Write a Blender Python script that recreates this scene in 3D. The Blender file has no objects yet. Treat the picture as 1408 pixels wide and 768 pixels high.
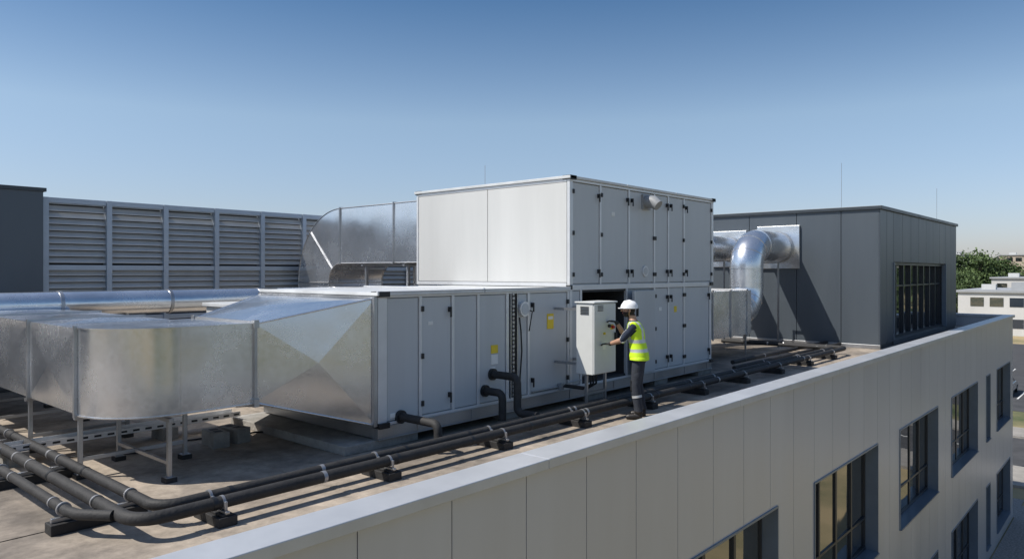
import bpy, bmesh, math, random
from mathutils import Vector, Matrix
random.seed(7)
scn = bpy.context.scene
rad = math.radians

# ------------------------------------------------------------------ materials
def mat(name, col, rough=0.5, metal=0.0, var=0.12, scale=3.0, bump=0.0, bscale=40.0, col2=None, fine=0.0, spec=None, coat=0.0, streak=False):
    m = bpy.data.materials.new(name); m.use_nodes = True
    nt = m.node_tree; N = nt.nodes; L = nt.links
    b = N['Principled BSDF']
    b.inputs['Roughness'].default_value = rough
    b.inputs['Metallic'].default_value = metal
    if spec is not None: b.inputs['Specular IOR Level'].default_value = spec
    if coat: b.inputs['Coat Weight'].default_value = coat
    tc = N.new('ShaderNodeTexCoord')
    n = N.new('ShaderNodeTexNoise'); n.inputs['Scale'].default_value = scale
    n.inputs['Detail'].default_value = 8; n.inputs['Roughness'].default_value = 0.62
    if streak:
        mp = N.new('ShaderNodeMapping'); mp.inputs['Scale'].default_value = (1, 1, 0.12)
        L.new(tc.outputs['Object'], mp.inputs[0]); L.new(mp.outputs[0], n.inputs['Vector'])
    else:
        L.new(tc.outputs['Object'], n.inputs['Vector'])
    r = N.new('ShaderNodeValToRGB')
    r.color_ramp.elements[0].position = 0.3; r.color_ramp.elements[1].position = 0.72
    c = Vector(col)
    lo = c * (1 - var); hi = c * (1 + var) if col2 is None else Vector(col2)
    r.color_ramp.elements[0].color = (*lo, 1); r.color_ramp.elements[1].color = (*hi, 1)
    L.new(n.outputs['Fac'], r.inputs['Fac'])
    L.new(r.outputs[0], b.inputs['Base Color'])
    mr = N.new('ShaderNodeMapRange'); mr.inputs['To Min'].default_value = max(0.02, rough - 0.1); mr.inputs['To Max'].default_value = min(1, rough + 0.1)
    L.new(n.outputs['Fac'], mr.inputs['Value']); L.new(mr.outputs[0], b.inputs['Roughness'])
    if bump:
        n2 = N.new('ShaderNodeTexNoise'); n2.inputs['Scale'].default_value = bscale; n2.inputs['Detail'].default_value = 4
        L.new(tc.outputs['Object'], n2.inputs['Vector'])
        bp = N.new('ShaderNodeBump'); bp.inputs['Strength'].default_value = bump; bp.inputs['Distance'].default_value = 0.02
        L.new(n2.outputs['Fac'], bp.inputs['Height']); L.new(bp.outputs[0], b.inputs['Normal'])
    return m

def galv(name, lo=0.64, hi=0.86, rough=0.24, vs=22.0, bmp=0.16, sp=0.10):
    m = bpy.data.materials.new(name); m.use_nodes = True
    nt = m.node_tree; N = nt.nodes; L = nt.links
    b = N['Principled BSDF']; b.inputs['Metallic'].default_value = 0.9
    tc = N.new('ShaderNodeTexCoord')
    v = N.new('ShaderNodeTexVoronoi'); v.inputs['Scale'].default_value = vs
    L.new(tc.outputs['Object'], v.inputs['Vector'])
    bw = N.new('ShaderNodeSeparateColor'); L.new(v.outputs['Color'], bw.inputs[0])
    n = N.new('ShaderNodeTexNoise'); n.inputs['Scale'].default_value = 1.1; n.inputs['Detail'].default_value = 4
    L.new(tc.outputs['Object'], n.inputs['Vector'])
    mx = N.new('ShaderNodeMath'); mx.operation = 'MULTIPLY_ADD'; mx.inputs[1].default_value = sp
    L.new(bw.outputs[0], mx.inputs[0]); L.new(n.outputs['Fac'], mx.inputs[2])
    r = N.new('ShaderNodeValToRGB'); r.color_ramp.elements[0].position = 0.33; r.color_ramp.elements[1].position = 0.80
    r.color_ramp.elements[0].color = (lo * 0.97, lo * 0.99, lo * 1.02, 1); r.color_ramp.elements[1].color = (hi * .99, hi, hi * 1.02, 1)
    L.new(mx.outputs[0], r.inputs[0]); L.new(r.outputs[0], b.inputs['Base Color'])
    mr = N.new('ShaderNodeMapRange'); mr.inputs['From Min'].default_value = 0.35; mr.inputs['From Max'].default_value = 0.8
    mr.inputs['To Min'].default_value = rough - 0.05; mr.inputs['To Max'].default_value = rough + 0.09
    L.new(mx.outputs[0], mr.inputs['Value']); L.new(mr.outputs[0], b.inputs['Roughness'])
    n3 = N.new('ShaderNodeTexNoise'); n3.inputs['Scale'].default_value = 1.7; n3.inputs['Detail'].default_value = 1
    L.new(tc.outputs['Object'], n3.inputs['Vector'])
    bp = N.new('ShaderNodeBump'); bp.inputs['Strength'].default_value = bmp; bp.inputs['Distance'].default_value = 0.06
    L.new(n3.outputs['Fac'], bp.inputs['Height']); L.new(bp.outputs[0], b.inputs['Normal'])
    return m

M_GALV = galv('galvanised_steel')
M_GALV2 = galv('galvanised_strut', 0.36, 0.52, 0.40, 60)
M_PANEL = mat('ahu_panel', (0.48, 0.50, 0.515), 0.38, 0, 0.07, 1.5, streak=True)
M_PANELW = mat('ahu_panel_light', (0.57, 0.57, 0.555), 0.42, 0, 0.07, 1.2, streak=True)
M_ALU = mat('alu_frame', (0.64, 0.65, 0.66), 0.35, 0.25, 0.06, 4)
M_TOP = mat('ahu_roof_sheet', (0.60, 0.61, 0.61), 0.45, 0.1, 0.15, 2.2)
M_BLACK = mat('black_plastic', (0.015, 0.016, 0.018), 0.45, 0, 0.2, 8)
M_RUBBER = mat('pipe_insulation', (0.026, 0.025, 0.025), 0.7, 0, 0.4, 6, bump=0.3, bscale=30)
M_CAB = mat('cabinet_paint', (0.64, 0.65, 0.63), 0.35, 0, 0.05, 3)
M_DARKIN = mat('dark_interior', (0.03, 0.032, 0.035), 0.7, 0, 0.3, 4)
M_CONC = mat('concrete', (0.30, 0.285, 0.26), 0.9, 0, 0.3, 5, bump=0.5, bscale=25)
M_SLATE = mat('slate_panel', (0.085, 0.102, 0.12), 0.42, 0.2, 0.08, 1.2, streak=True)
M_SLATED = mat('slate_trim', (0.05, 0.06, 0.07), 0.4, 0.2, 0.08, 3)
M_FAC = mat('facade_panel', (0.50, 0.505, 0.52), 0.34, 0.25, 0.06, 0.9, streak=True)
M_COP = mat('coping', (0.52, 0.53, 0.545), 0.36, 0.3, 0.09, 2)
M_JOINT = mat('joint_backing', (0.06, 0.06, 0.06), 0.8)  # dark wall backing that shows in the gaps between facade panels
M_WFRAME = mat('window_frame', (0.025, 0.032, 0.042), 0.35, 0.2, 0.1, 4)
M_REVEAL = mat('window_reveal', (0.16, 0.20, 0.25), 0.35, 0.3, 0.08, 3)
M_LOUV = mat('louvre_blade', (0.48, 0.48, 0.47), 0.4, 0.2, 0.10, 2.5)
M_LBACK = mat('louvre_backing', (0.07, 0.07, 0.07), 0.7, 0, 0.1, 2.5)
M_LFRAME = mat('louvre_frame', (0.38, 0.43, 0.49), 0.42, 0.3, 0.08, 3)
M_YEL = mat('yellow_label', (0.75, 0.55, 0.03), 0.5)
M_WHITE = mat('white_label', (0.75, 0.75, 0.73), 0.5)
M_RED = mat('red_button', (0.55, 0.02, 0.02), 0.35)
M_TIN = mat('cable_tray_zinc', (0.75, 0.75, 0.75), 0.5, 0.3, 0.12, 8)
M_STRAP = mat('clamp_band', (0.36, 0.36, 0.37), 0.4, 0.6, 0.1, 8)
M_FIT = mat('grey_fitting', (0.28, 0.29, 0.30), 0.5, 0, 0.1, 8)

def glassmat(name, tint=(0.02, 0.025, 0.03)):
    m = bpy.data.materials.new(name); m.use_nodes = True
    nt = m.node_tree; N = nt.nodes; L = nt.links
    b = N['Principled BSDF']
    b.inputs['Base Color'].default_value = (*tint, 1); b.inputs['Roughness'].default_value = 0.025
    b.inputs['Specular IOR Level'].default_value = 1.0; b.inputs['IOR'].default_value = 2.2
    n = N.new('ShaderNodeTexNoise'); n.inputs['Scale'].default_value = 0.9
    tc = N.new('ShaderNodeTexCoord'); L.new(tc.outputs['Object'], n.inputs['Vector'])
    bp = N.new('ShaderNodeBump'); bp.inputs['Strength'].default_value = 0.08; bp.inputs['Distance'].default_value = 0.05
    L.new(n.outputs['Fac'], bp.inputs['Height']); L.new(bp.outputs[0], b.inputs['Normal'])
    return m
M_GLASS = glassmat('window_glass')

def roofmat():
    m = bpy.data.materials.new('roof_membrane'); m.use_nodes = True
    nt = m.node_tree; N = nt.nodes; L = nt.links; b = N['Principled BSDF']
    tc = N.new('ShaderNodeTexCoord')
    def noise(s, d=8, rg=0.6):
        n = N.new('ShaderNodeTexNoise'); n.inputs['Scale'].default_value = s; n.inputs['Detail'].default_value = d; n.inputs['Roughness'].default_value = rg
        L.new(tc.outputs['Object'], n.inputs['Vector']); return n
    n1 = noise(0.8); n2 = noise(6, 10, 0.7); n3 = noise(0.35, 5, 0.55)
    r1 = N.new('ShaderNodeValToRGB'); e = r1.color_ramp.elements
    e[0].position = 0.34; e[0].color = (0.23, 0.195, 0.16, 1); e[1].position = 0.64; e[1].color = (0.50, 0.42, 0.335, 1)
    L.new(n1.outputs['Fac'], r1.inputs[0])
    r2 = N.new('ShaderNodeValToRGB'); e = r2.color_ramp.elements
    e[0].position = 0.3; e[0].color = (0.55, 0.55, 0.55, 1); e[1].position = 0.7; e[1].color = (1.1, 1.1, 1.1, 1)
    L.new(n2.outputs['Fac'], r2.inputs[0])
    mx = N.new('ShaderNodeMix'); mx.data_type = 'RGBA'; mx.blend_type = 'MULTIPLY'; mx.inputs[0].default_value = 1
    L.new(r1.outputs[0], mx.inputs[6]); L.new(r2.outputs[0], mx.inputs[7])
    r3 = N.new('ShaderNodeValToRGB'); e = r3.color_ramp.elements
    e[0].position = 0.40; e[0].color = (0.55, 0.56, 0.58, 1); e[1].position = 0.50; e[1].color = (1, 1, 1, 1)
    L.new(n3.outputs['Fac'], r3.inputs[0])
    mx2 = N.new('ShaderNodeMix'); mx2.data_type = 'RGBA'; mx2.blend_type = 'MULTIPLY'; mx2.inputs[0].default_value = 1
    L.new(mx.outputs[2], mx2.inputs[6]); L.new(r3.outputs[0], mx2.inputs[7])
    L.new(mx2.outputs[2], b.inputs['Base Color']); b.inputs['Roughness'].default_value = 0.85
    bp = N.new('ShaderNodeBump'); bp.inputs['Strength'].default_value = 0.35; bp.inputs['Distance'].default_value = 0.02
    L.new(n2.outputs['Fac'], bp.inputs['Height']); L.new(bp.outputs[0], b.inputs['Normal'])
    return m
M_ROOF = roofmat()

# ------------------------------------------------------------------ mesh helper
class MB:
    def __init__(s): s.v = []; s.f = []; s.m = []; s.mats = []; s.sm = []
    def mi(s, m):
        if m not in s.mats: s.mats.append(m)
        return s.mats.index(m)
    def add(s, vs, fs, m, smooth=False, M=None):
        o = len(s.v); k = s.mi(m)
        for p in vs:
            p = Vector(p)
            if M is not None: p = M @ p
            s.v.append(tuple(p))
        for f in fs: s.f.append([i + o for i in f]); s.m.append(k); s.sm.append(smooth)
    def box(s, x0, x1, y0, y1, z0, z1, m, M=None):
        vs = [(x0,y0,z0),(x1,y0,z0),(x1,y1,z0),(x0,y1,z0),(x0,y0,z1),(x1,y0,z1),(x1,y1,z1),(x0,y1,z1)]
        fs = [(0,3,2,1),(4,5,6,7),(0,1,5,4),(1,2,6,5),(2,3,7,6),(3,0,4,7)]
        s.add(vs, fs, m, False, M)
    def tube(s, path, rads, m, seg=16, smooth=True, caps=True, M=None):
        path = [Vector(p) for p in path]; n = len(path)
        if not hasattr(rads, '__len__'): rads = [rads] * n
        T = []
        for i in range(n):
            a = path[max(0, i - 1)]; c = path[min(n - 1, i + 1)]
            t = (path[i] - a).normalized() + (c - path[i]).normalized() if 0 < i < n - 1 else (c - a)
            T.append(t.normalized() if t.length > 1e-8 else Vector((0, 0, 1)))
        up = Vector((0, 0, 1)) if abs(T[0].z) < 0.9 else Vector((1, 0, 0))
        u = T[0].cross(up).normalized(); vs = []; fs = []
        for i in range(n):
            if i > 0:
                u = (u - T[i] * u.dot(T[i]))
                u = u.normalized()
            w = T[i].cross(u)
            for k in range(seg):
                a = 2 * math.pi * k / seg
                vs.append(path[i] + (u * math.cos(a) + w * math.sin(a)) * rads[i])
        for i in range(n - 1):
            for k in range(seg):
                k2 = (k + 1) % seg
                fs.append((i * seg + k, i * seg + k2, (i + 1) * seg + k2, (i + 1) * seg + k))
        s.add(vs, fs, m, smooth, M)
        if caps:
            s.add(vs[:seg], [list(range(seg))[::-1]], m, False, M); s.add(vs[-seg:], [list(range(seg))], m, False, M)
    def cyl(s, a, b, r, m, seg=16, M=None): s.tube([a, b], r, m, seg, True, True, M)
    def ell(s, c, r, m, seg=16, rings=10, M=None):
        vs = []; fs = []
        for i in range(rings + 1):
            th = math.pi * i / rings
            for k in range(seg):
                a = 2 * math.pi * k / seg
                vs.append((c[0] + r[0] * math.sin(th) * math.cos(a), c[1] + r[1] * math.sin(th) * math.sin(a), c[2] + r[2] * math.cos(th)))
        for i in range(rings):
            for k in range(seg):
                k2 = (k + 1) % seg
                fs.append((i * seg + k, (i + 1) * seg + k, (i + 1) * seg + k2, i * seg + k2))
        s.add(vs, fs, m, True, M)
    def eloft(s, rings, m, seg=24, M=None):
        vs = []; fs = []
        for (cx, cy, cz, rx, ry) in rings:
            for k in range(seg):
                a = 2 * math.pi * k / seg
                vs.append((cx + rx * math.cos(a), cy + ry * math.sin(a), cz))
        for i in range(len(rings) - 1):
            for k in range(seg):
                k2 = (k + 1) % seg
                fs.append((i * seg + k, i * seg + k2, (i + 1) * seg + k2, (i + 1) * seg + k))
        fs.append(list(range(seg))[::-1]); o = (len(rings) - 1) * seg; fs.append([o + k for k in range(seg)])
        s.add(vs, fs, m, True, M)
    def build(s, name, parent=None, bevel=0.0, M=None):
        me = bpy.data.meshes.new(name); me.from_pydata(s.v, [], s.f)
        for m in s.mats: me.materials.append(m)
        for i, p in enumerate(me.polygons): p.material_index = s.m[i]; p.use_smooth = s.sm[i]
        me.validate(); me.update()
        o = bpy.data.objects.new(name, me); scn.collection.objects.link(o)
        if parent: o.parent = parent
        if M is not None: o.matrix_world = M
        if bevel:
            b = o.modifiers.new('bevel', 'BEVEL'); b.width = bevel; b.segments = 2; b.limit_method = 'ANGLE'; b.angle_limit = rad(50)
            b.harden_normals = False
        return o
def empty(name, loc=(0, 0, 0)):
    e = bpy.data.objects.new(name, None); e.location = loc; scn.collection.objects.link(e); return e
def arc(c, p0dir, p1dir, r, n=8):
    c = Vector(c); a = Vector(p0dir); b = Vector(p1dir)
    return [c + (a * math.cos(math.pi / 2 * i / n) + b * math.sin(math.pi / 2 * i / n)) * r for i in range(n + 1)]

# ------------------------------------------------------------------ camera, light
H = 2.2
cd = bpy.data.cameras.new('camera'); cam = bpy.data.objects.new('camera', cd); scn.collection.objects.link(cam)
cam.location = (0, 0, H); cam.rotation_euler = (rad(90), 0, -math.atan2(0.75, 0.661))
cd.sensor_width = 36; cd.lens = 25.57; cd.shift_y = -10 / 1408; cd.clip_end = 6000; cd.clip_start = 0.05
scn.camera = cam
sdir = Vector((-0.55, 0.40, 0.85)).normalized()
sd = bpy.data.lights.new('sun', 'SUN'); sun = bpy.data.objects.new('sun', sd); scn.collection.objects.link(sun)
sd.energy = 5.0; sd.angle = rad(0.5); sd.color = (1.0, 0.95, 0.87)
sun.rotation_euler = sdir.to_track_quat('Z', 'Y').to_euler(); sun.location = (0, 0, 30)
w = bpy.data.worlds.new('World'); scn.world = w; w.use_nodes = True
N = w.node_tree.nodes; L = w.node_tree.links; bg = N['Background']
sk = N.new('ShaderNodeTexSky'); sk.sky_type = 'NISHITA'; sk.sun_disc = False
sk.sun_elevation = math.asin(sdir.z); sk.sun_rotation = math.atan2(sdir.x, sdir.y) % (2 * math.pi)
sk.air_density = 1.0; sk.dust_density = 0.6; sk.ozone_density = 2.0
tc = N.new('ShaderNodeTexCoord'); sp = N.new('ShaderNodeSeparateXYZ'); L.new(tc.outputs['Generated'], sp.inputs[0])
rp = N.new('ShaderNodeValToRGB'); e = rp.color_ramp.elements
e[0].position = 0.0; e[0].color = (0.68, 0.67, 0.86, 1)
e[1].position = 0.36; e[1].color = (0.44, 0.62, 0.74, 1)
x = e.new(0.08); x.color = (0.82, 0.80, 0.90, 1)
x = e.new(0.2); x.color = (1.0, 0.97, 0.94, 1)
x = e.new(0.8); x.color = (1, 1, 1, 1)
L.new(sp.outputs[2], rp.inputs[0])
mx = N.new('ShaderNodeMix'); mx.data_type = 'RGBA'; mx.blend_type = 'MULTIPLY'; mx.inputs[0].default_value = 1
L.new(sk.outputs[0], mx.inputs[6]); L.new(rp.outputs[0], mx.inputs[7]); L.new(mx.outputs[2], bg.inputs[0])
bg.inputs[1].default_value = 0.135
scn.view_settings.view_transform = 'Standard'; scn.view_settings.look = 'None'; scn.view_settings.exposure = 0

# ------------------------------------------------------------------ ground
GZ = -7.6
def groundmat():
    m = bpy.data.materials.new('ground_grass_sand'); m.use_nodes = True
    nt = m.node_tree; N = nt.nodes; L = nt.links; b = N['Principled BSDF']; b.inputs['Roughness'].default_value = 0.95
    tc = N.new('ShaderNodeTexCoord'); n = N.new('ShaderNodeTexNoise'); n.inputs['Scale'].default_value = 0.035; n.inputs['Detail'].default_value = 10; n.inputs['Roughness'].default_value = 0.65
    L.new(tc.outputs['Object'], n.inputs['Vector'])
    r = N.new('ShaderNodeValToRGB'); e = r.color_ramp.elements
    e[0].position = 0.40; e[0].color = (0.06, 0.085, 0.03, 1); e[1].position = 0.55; e[1].color = (0.36, 0.28, 0.15, 1)
    L.new(n.outputs['Fac'], r.inputs[0]); L.new(r.outputs[0], b.inputs['Base Color']); return m
g = MB(); g.box(-2500, 3000, -2500, 2500, GZ - 1, GZ, groundmat()); g.build('ground')
M_ASPH = mat('asphalt', (0.06, 0.06, 0.062), 0.9, 0, 0.3, 0.8)
M_PAVE = mat('paving', (0.30, 0.28, 0.25), 0.9, 0, 0.2, 1.5)
M_GRAVEL = mat('gravel', (0.26, 0.24, 0.22), 0.95, 0, 0.5, 14, bump=0.8, bscale=20)
M_PAINT = mat('road_paint', (0.75, 0.75, 0.72), 0.7)
g = MB(); g.box(-12, 37, 2.6, 4.15, GZ - 0.1, GZ + 0.03, M_GRAVEL); g.box(35.05, 38, 4.15, 32, GZ - 0.1, GZ + 0.031, M_GRAVEL); g.build('gravel_strip')
g = MB(); g.box(40, 43.8, -200, 250, GZ - 0.1, GZ + 0.125, M_PAVE); g.box(52.2, 55, -200, 250, GZ - 0.1, GZ + 0.125, M_PAVE)
g.box(43.8, 44, -200, 250, GZ - 0.1, GZ + 0.13, M_CONC); g.box(52, 52.2, -200, 250, GZ - 0.1, GZ + 0.13, M_CONC); g.build('pavement')
g = MB(); g.box(44, 52, -200, 250, GZ - 0.1, GZ + 0.01, M_ASPH)
for i in range(-30, 40): g.box(47.93, 48.07, i * 6, i * 6 + 3, GZ, GZ + 0.016, M_PAINT)
g.build('road')
g = MB(); g.box(62, 120, -60, 70, GZ - 0.1, GZ + 0.02, M_ASPH)
for i in range(-20, 25):
    for xx in (68, 84, 100): g.box(xx, xx + 5, i * 2.6, i * 2.6 + 0.12, GZ, GZ + 0.026, M_PAINT)
g.build('car_park')

# ------------------------------------------------------------------ office building
ob = empty('office_building')
YF = 4.2; XL = -9.0; XR = 35.0
wins1 = [(1.3, 5.0), (6.9, 10.75), (12.3, 16.0), (17.7, 21.5), (23.2, 27.2), (28.8, 29.6), (31.0, 34.2)]
bands = [(-1.27, 0.40, []), (-3.5, -1.27, wins1), (-5.0, -3.5, []), (-7.15, -5.0, wins1), (-7.6, -7.15, [])]
core = MB(); pan = MB(); grid = []
xx = 3.12
while xx > XL: xx -= 0.92
while xx < XR + 0.92: grid.append(xx); xx += 0.92
for (z0, z1, ws) in bands:
    segs = []; c = XL
    for (a, b) in ws: segs.append((c, a)); c = b
    segs.append((c, XR))
    for (a, b) in segs:
        core.box(a, b, YF + 0.035, YF + 0.25, z0, z1, M_JOINT)
        cuts = [a] + [q for q in grid if a + 0.12 < q < b - 0.12] + [b]
        for i in range(len(cuts) - 1):
            pan.box(cuts[i] + (0.005 if i else 0), cuts[i + 1] - (0.005 if i < len(cuts) - 2 else 0), YF, YF + 0.03, z0 + 0.0004, z1 - 0.0004, M_FAC)
core.box(XL, XR, YF + 0.25, YF + 0.252, 0.0, 0.40, M_JOINT)
core.build('wall_core', ob); pan.build('facade_panels', ob)
rv = MB(); gl = MB(); fr = MB()
for (z0, z1) in ((-3.5, -1.27), (-7.15, -5.0)):
    for wi, (a, b) in enumerate(wins1):
        t = 0.03
        rv.box(a, a + t, YF - 0.02, YF + 0.34, z0, z1, M_REVEAL); rv.box(b - t, b, YF - 0.02, YF + 0.34, z0, z1, M_REVEAL)
        rv.box(a + t, b - t, YF - 0.02, YF + 0.34, z1 - t, z1, M_REVEAL); rv.box(a + t, b - t, YF - 0.05, YF + 0.34, z0, z0 + t, M_REVEAL)
        a2, b2, c0, c1 = a + t, b - t, z0 + t, z1 - t
        yf0, yf1 = YF + 0.22, YF + 0.29
        fw = 0.07
        fr.box(a2, b2, yf0, yf1, c0, c0 + fw, M_WFRAME); fr.box(a2, b2, yf0, yf1, c1 - fw, c1, M_WFRAME)
        n = max(1, int(round((b - a) / 0.93)))
        for i in range(n + 1):
            x = a2 + (b2 - a2) * i / n; ww = fw * (1.3 if i == n // 2 else 1)
            fr.box(max(a2, x - ww / 2), min(b2, x + ww / 2), yf0 + 0.002, yf1 - 0.002, c0 + fw, c1 - fw, M_WFRAME)
            if i < n:
                x2 = a2 + (b2 - a2) * (i + 1) / n
                tl = random.uniform(-.012, .012)
                gl.add([(x, YF + .25 + tl, c0), (x2, YF + .25 - tl, c0), (x2, YF + .25 - tl, c1), (x, YF + .25 + tl, c1)], [(0, 1, 2, 3)], M_GLASS)
                fr.box(x + ww / 2, x2 - fw / 2, yf0 + 0.004, yf1 - 0.004, c0 + 0.62, c0 + 0.67, M_WFRAME)
rv.build('window_reveals', ob); gl.build('window_glass', ob); fr.build('window_frames', ob, bevel=0.004)
pw = MB()
pw.box(XL, XR, 4.452, 4.47, -0.05, 0.40, M_SLATED)
pw.box(XR - 0.3, XR, 4.47, 30, GZ, 0.40, M_FAC)
pw.box(XL, XR, 30, 30.3, GZ, 0.40, M_FAC); pw.box(XL, XL + 0.3, 4.47, 30, GZ, 0.40, M_FAC)
pw.build('parapet_walls', ob)
cp = MB()
cx = [XL, -3.0, 1.1, 5.2, 9.3, 13.4, 17.5, 21.6, 25.7, 29.8, XR + 0.06]
for i in range(len(cx) - 1):
    cp.box(cx[i] + 0.002, cx[i + 1] - 0.002, 4.13, 4.48, 0.405, 0.50, M_COP)
cp.box(XR - 0.34, XR + 0.06, 4.48, 30, 0.405, 0.50, M_COP); cp.box(XL, XR, 29.9, 30.35, 0.403, 0.498, M_COP); cp.box(XL - .05, XL + 0.35, 4.48, 29.9, 0.405, 0.50, M_COP)
cp.build('coping', ob, bevel=0.008)
rf = MB(); rf.box(XL + 0.3, XR - 0.3, 4.45, 30, -0.4, 0, M_ROOF)
for i in range(0, 28):
    x = -8 + i * 1.55 + random.uniform(-.05, .05); rf.box(x, x + 0.09, 4.5, 29.9, 0, 0.004, M_ROOF)
for yy in (7.05, 12.1, 18.4): rf.box(-8.6, 34.6, yy, yy + 0.08, 0.004, 0.007, M_ROOF)
rf.build('roof_membrane', ob)

# ------------------------------------------------------------------ penthouse
ph = empty('rooftop_penthouse')
px0, px1, py0, py1, pz = 22.5, 33.2, 5.84, 17.5, 4.0
b = MB(); b.box(px0 + 0.05, px1 - 0.05, py0 + 0.45, py1, 0, pz, M_SLATED)
b.box(px0 + 0.05, 23.95, py0 + 0.04, py0 + 0.45, 0.0, pz, M_SLATED); b.box(31.25, px1 - 0.05, py0 + 0.04, py0 + 0.45, 0, pz, M_SLATED)
b.box(23.95, 31.25, py0 + 0.04, py0 + 0.45, 2.5, pz, M_SLATED); b.box(23.95, 31.25, py0 + 0.04, py0 + 0.45, 0, 0.18, M_SLATED)
b.build('core', ph)
b = MB(); ys = [5.86, 6.9, 8.2, 9.7, 11.2, 12.7, 14.2, 15.7, 17.45]
for i in range(len(ys) - 1): b.box(px0, px0 + 0.045, ys[i] + 0.008, ys[i + 1] - 0.008, 0.12, pz, M_SLATE)
def pf(x0, x1, z0, z1):
    b.box(x0 + 0.01, x1 - 0.01, py0, py0 + 0.038, z0, z1, M_SLATE)
pf(px0, 23.2, .12, pz); pf(23.2, 23.95, .12, pz)
for i in range(7): pf(23.95 + i * 1.043, 23.95 + (i + 1) * 1.043, 2.51, pz)
pf(31.25, 32.2, .12, pz); pf(32.2, px1, .12, pz); pf(23.95, 31.25, 0.02, 0.17)
for i in range(7): b.box(px1 - 0.045, px1, 5.86 + i * 1.6, 7.44 + i * 1.6, 0.12, pz, M_SLATE)
b.build('cladding', ph, bevel=0.004)
b = MB(); b.box(px0 - 0.06, px1 + 0.06, py0 - 0.06, py1 + .06, pz, pz + 0.10, M_SLATED); b.box(px0 - 0.02, px0 + 0.05, py0 - 0.01, py1, 0, 0.12, M_GALV2); b.build('roof_edge', ph, bevel=0.008)
b = MB()
for i in range(8):
    xa, xb = 24 + .9 * i, 24.9 + .9 * i; tl = random.uniform(-.01, .01)
    b.add([(xa, py0 + .23 + tl, .2), (xb, py0 + .23 - tl, .2), (xb, py0 + .23 - tl, 2.48), (xa, py0 + .23 + tl, 2.48)], [(0, 1, 2, 3)], M_GLASS)
b.build('glazing', ph)
b = MB()
for i in range(9):
    x = 24 + 7.2 * i / 8; b.box(max(24, x - .04), min(31.2, x + .04), py0 + 0.16, py0 + 0.26, 0.2, 2.48, M_WFRAME)
b.box(23.95, 31.25, py0 + 0.10, py0 + 0.27, 0.18, 0.27, M_WFRAME); b.box(23.95, 31.25, py0 + 0.10, py0 + 0.27, 2.42, 2.50, M_WFRAME)
b.box(23.95, 31.25, py0 + 0.17, py0 + 0.25, 1.75, 1.80, M_WFRAME)
b.box(23.93, 24.0, py0 - 0.03, py0 + 0.12, 0.18, 2.5, M_REVEAL); b.box(31.2, 31.27, py0 - 0.03, py0 + 0.12, 0.18, 2.5, M_REVEAL)
b.build('glazing_frame', ph)
b = MB(); b.cyl((24.5, 7.5, pz + .1), (24.5, 7.5, 5.7), 0.006, M_GALV2, 6); b.cyl((32.6, 6.4, pz + .1), (32.6, 6.4, 5.5), 0.006, M_GALV2, 6); b.build('lightning_rods', ph)

# ------------------------------------------------------------------ AHU
ahu = empty('air_handling_unit')
Y0 = 7.2
co = MB(); pn = MB(); fm = MB(); hw = MB()
LZ0, LZ1 = 0.32, 1.88
co.box(5.72, 9.58, Y0 + 0.05, 9.93, 0.30, 1.90, M_PANEL)
co.box(9.62, 9.93, Y0 + 0.05, 10.95, 0.30, 1.93, M_PANEL); co.box(11.33, 14.66, Y0 + 0.05, 10.95, 0.30, 1.93, M_PANEL)
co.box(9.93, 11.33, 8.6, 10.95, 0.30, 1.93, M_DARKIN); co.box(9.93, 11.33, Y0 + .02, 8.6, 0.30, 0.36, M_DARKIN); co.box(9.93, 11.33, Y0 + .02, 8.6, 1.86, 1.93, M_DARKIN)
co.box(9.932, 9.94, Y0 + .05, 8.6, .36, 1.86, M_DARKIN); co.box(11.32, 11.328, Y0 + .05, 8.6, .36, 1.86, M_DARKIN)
co.box(9.65, 14.80, Y0 + 0.05, 10.95, 1.98, 3.72, M_PANEL)
co.build('casing', ahu)
b = MB(); b.tube([(10.6, 8.55, 1.1), (10.6, 8.2, 1.1), (10.6, 8.1, 1.1)], [0.5, 0.5, 0.42], M_GALV2, 28, caps=False); b.cyl((10.6, 8.5, 1.1), (10.6, 8.0, 1.1), 0.14, M_BLACK, 16)
b.box(10.2, 11.0, 7.6, 8.0, .36, .6, M_GALV2)
for i in range(6): b.box(10.02 + i * .05, 10.03 + i * .05, 7.5, 7.9, .5, 1.6, M_RED if i == 2 else M_GALV2)
b.build('fan_assembly', ahu)
def door(x0, x1, z0, z1, handle='r', m=M_PANEL):
    pn.box(x0 + 0.012, x1 - 0.012, Y0 + 0.012, Y0 + 0.05, z0 + 0.012, z1 - 0.012, m)
    for z in (z0 + 0.16, (z0 + z1) / 2, z1 - 0.16):
        xh = x0 if handle == 'r' else x1
        if handle: hw.box(xh - 0.018, xh + 0.022, Y0 - 0.022, Y0 + 0.013, z - 0.035, z + 0.035, M_BLACK)
    if handle:
        xh = x1 - 0.05 if handle == 'r' else x0 + 0.05
        for z in (z0 + 0.2, z1 - 0.2):
            hw.box(xh - 0.015, xh + 0.015, Y0 - 0.03, Y0 + 0.013, z - 0.02, z + 0.05, M_BLACK)
            hw.box(xh - 0.012, xh + 0.012, Y0 - 0.045, Y0 - 0.028, z - 0.09, z + 0.05, M_BLACK)
def post(x, w_, z0, z1, m=M_ALU): fm.box(x - w_ / 2, x + w_ / 2, Y0 - 0.003, Y0 + 0.055, z0, z1, m)
for x, w_ in ((5.73, .14), (6.36, .05), (6.95, .05), (7.45, .05), (8.07, .06), (8.56, .05), (9.57, .05)): post(x, w_, LZ0, LZ1)
door(5.80, 6.335, LZ0, LZ1, None); door(6.385, 6.925, LZ0, LZ1, 'r'); door(6.975, 7.425, LZ0, LZ1, None); door(7.475, 8.04, LZ0, LZ1, None)
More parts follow.
